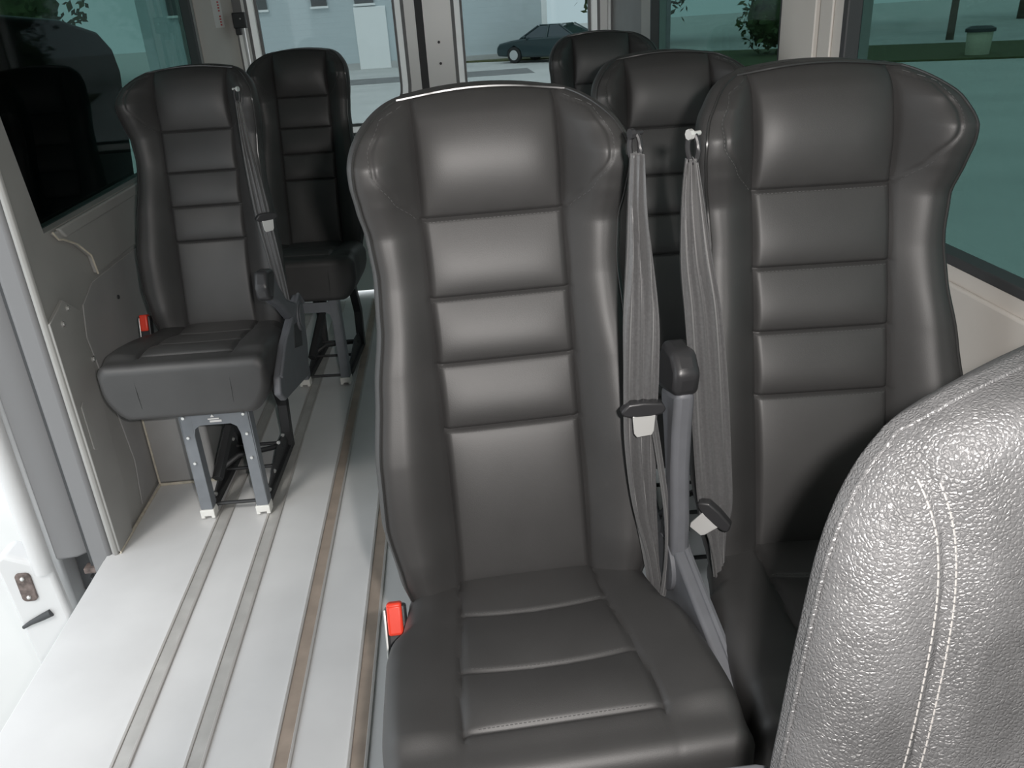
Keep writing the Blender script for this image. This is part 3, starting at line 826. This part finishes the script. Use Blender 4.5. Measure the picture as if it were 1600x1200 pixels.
# ------------------------------------------------------------ outdoors
GZ = -.7
mb = MB(); mb.box(-60, 60, -20, 90, GZ-.1, GZ); struct(mb, 'ground', CONC)
mb = MB(); mb.box(-16, 3, 28.0, 30.4, GZ, GZ+.01); tag(mb.build('asphalt_strip', ASPH), kind='structure')
mb = MB(); mb.prism([(8.0, 24.8), (15, 21.4), (44, 8.8), (51, 15), (17.8, 27.2), (10, 32)], 'z', GZ, GZ+.05); struct(mb, 'grass_verge', GRASS)
mb = MB(); mb.prism([(10, 32), (17.8, 27.2), (51, 15), (66, 24), (24.5, 36.7), (13.3, 42)], 'z', GZ, GZ+.03); struct(mb, 'far_road', ROAD)
mb = MB(); mb.prism([(.6, 36.2), (6, 36.2), (6, 33.8), (2.3, 35.2)], 'z', GZ, GZ+.06); struct(mb, 'grass_strip', GRASS)
# white sided building
bd = root('building', (-3, 36, GZ), 0, 'pale sided building beyond the rear door windows', 'building')
mb = MB(); mb.box(-11.5, 4.45, 36.2, 46, GZ, 6); mb.build('siding_wall', SIDING, bd, world=True)
for x, w in ((-9.9, .84), (-6.85, .66), (-4.5, .6), (-2.75, .74)):
    mb = MB(); mb.box(x-w/2, x+w/2, 36.1, 36.22, 1.72, 2.9); f = mb.build('window', DWIN, bd, world=True)
    mb = MB(); mb.box(x-w/2-.05, x+w/2+.05, 36.06, 36.2, 1.64, 1.72); mb.build('sill', WPAINT, f, world=True)
mb = MB(); mb.box(-3.2, -1.95, 36.1, 36.22, GZ, 1.6); f = mb.build('door', WPAINT, bd, world=True, bevel=.02)
mb = MB(); mb.box(-11.52, 4.47, 36.12, 36.2, GZ, GZ+.25); mb.build('foundation', ROAD, bd, world=True)
mb = MB(); mb.box(4.25, 4.47, 36.1, 36.3, GZ, 6); mb.build('corner_board', WPAINT, bd, world=True)

# parked car
car = root('parked_car', (4.3, 33.3, GZ), math.radians(-38), 'dark teal car parked beside the pale building, seen through the rear window', 'car')
def carbody():
    mb = MB(); prof = [(-2.15, .28), (-2.2, .45), (-2.18, .62), (-2.05, .78), (-1.5, .88), (-.95, .95), (.95, 1.0), (1.5, .97), (2.1, .92), (2.2, .7), (2.2, .35), (2.05, .25), (1.72, .25), (1.66, .5), (1.38, .68), (1.1, .5), (1.04, .22), (-1.0, .22), (-1.06, .5), (-1.34, .68), (-1.62, .5), (-1.68, .26)]
    mb.prism(prof, 'y', -.86, .86); return mb
car.scale = (.93, .93, .90)
cb = carbody().build('body', CARP, car, bevel=.07)
mb = MB()
lo_, hi = [(-1.05, .93), (1.45, .95)], [(-.35, 1.42), (.75, 1.43)]
v = [(-1.05, -.80, .93), (1.50, -.80, .96), (1.50, .80, .96), (-1.05, .80, .93), (-.30, -.60, 1.40), (.70, -.60, 1.43), (.70, .60, 1.43), (-.30, .60, 1.40)]
mb.add(v, [(0, 1, 5, 4), (1, 2, 6, 5), (2, 3, 7, 6), (3, 0, 4, 7), (4, 5, 6, 7), (3, 2, 1, 0)])
mb.build('cabin_glass', CARG, car, bevel=.05)
mb = MB(); mb.box(-.26, .66, -.58, .58, 1.40, 1.45); mb.build('roof', CARP, car, bevel=.03)
for s in (-1, 1):
    mb = MB()
    for a, b in (((-1.05, s*.81, .93), (-.28, s*.61, 1.41)), ((.2, s*.82, .95), (.2, s*.62, 1.42)), ((1.5, s*.81, .96), (.68, s*.61, 1.43))): mb.cyl(a, b, .035, 8)
    mb.build('window_pillars', CARP, car)
    for x in (-1.34, 1.38):
        mb = MB(); mb.cyl((x, s*.70, .32), (x, s*.88, .32), .32, 28); w = mb.build('wheel', TYRE, car, bevel=.03)
        mb = MB(); mb.cyl((x, s*.87, .32), (x, s*.895, .32), .20, 20); mb.build('rim', RIM, w, bevel=.01)
    mb = MB(); mb.sphere((-2.1, s*.6, .66), .1, sc=(.6, 1.6, .8)); mb.build('headlamp', RIM, car)
    mb = MB(); mb.sphere((-.75, s*.93, 1.0), .09, sc=(.6, 1, .8)); mb.build('mirror', CARP, car)
    mb = MB(); mb.sphere((2.15, s*.6, .75), .1, sc=(.5, 1.6, .8)); mb.build('tail_lamp', RED, car)

# trees and shrubs
def crown(cx, cy, cz, rx, ry, rz, n):
    mb = MB()
    for i in range(n):
        a = random.uniform(0, 2*math.pi); u = random.uniform(-1, 1); rr = random.uniform(.55, 1)
        s_ = math.sqrt(1-u*u)
        c = (cx+rx*rr*s_*math.cos(a), cy+ry*rr*s_*math.sin(a), cz+rz*rr*u); L = random.uniform(.12, .3)*max(rx, rz)**.5*.45
        t = Vector((random.gauss(0, 1), random.gauss(0, 1), random.gauss(0, 1))).normalized(); p = t.orthogonal().normalized(); c = Vector(c)
        mb.add([c-t*L, c+p*L*.5, c+t*L, c-p*L*.5], [(0, 1, 2, 3)])
    mb.sphere((cx, cy, cz), 1, 14, 9, (rx*.72, ry*.72, rz*.72))
    return mb
def tree(x, y, h, rx, label, group=None, low=.3, tr=.16):
    r = root('tree', (x, y, GZ), 0, label, 'tree', group)
    mb = MB(); mb.tube([(0, 0, -.1), (.05, 0, h*.3), (-.05, .05, h*.75)], [tr, tr*.8, tr*.4], 10); mb.build('trunk', BARK, r)
    crown(0, 0, h*(.5+low/2), rx, rx, h*(1-low)/2, 1400).build('crown', LEAF, r, smooth=False)
    return r
tree(9.2, 41, 8, 3.6, 'dark tree behind the parked car at the corner of the building', low=.02)
tree(-17.0, 35, 6, 4.0, 'dark green tree left of the pale building, seen through left window', low=.05)
G1 = 'trees beyond the road on the right'
tree(14.6, 37, 8, 2.2, 'dark tree in the second right window, farthest left of the roadside trees', G1, low=.15)
tree(20.5, 42, 9, 3.4, 'tree beyond the road directly right of the bright pillar', G1, low=.22, tr=.3)
tree(28, 41, 9, 3.4, 'tree beyond the road, second to the right of the bright pillar', G1, low=.25, tr=.3)
tree(35, 37, 9, 3.4, 'tree beyond the road at the right edge of the view', G1, low=.25, tr=.3)
tree(42, 33, 9, 3.4, 'tree beyond the road outside the frontmost right window', G1, low=.25, tr=.3)
tree(17.6, 29.5, 7.5, .9, 'slim tree with bare dark trunk on verge beyond front right window', None, low=.55, tr=.13)
def shrub(x, y, rx, h, label):
    r = root('shrub', (x, y, GZ), 0, label, 'shrub')
    crown(0, 0, h*.5, rx, rx*.8, h*.5, 900).build('foliage', LEAF, r, smooth=False)
shrub(10.9, 28.2, 1.3, 2.3, 'dark bush on the verge seen through the second right window')
bn = root('trash_bin', (14.5, 22.9, GZ), 0, 'cream trash bin with black lid on the verge outside right window', 'trash bin')
mb = MB(); mb.tube([(0, 0, .0), (0, 0, .05), (0, 0, .58), (0, 0, .62)], [.27, .29, .32, .32], 24); mb.build('drum', BINM, bn)
mb = MB(); mb.tube([(0, 0, .62), (0, 0, .70), (0, 0, .76)], [.37, .37, .25], 24); mb.build('lid', RUBBER, bn)
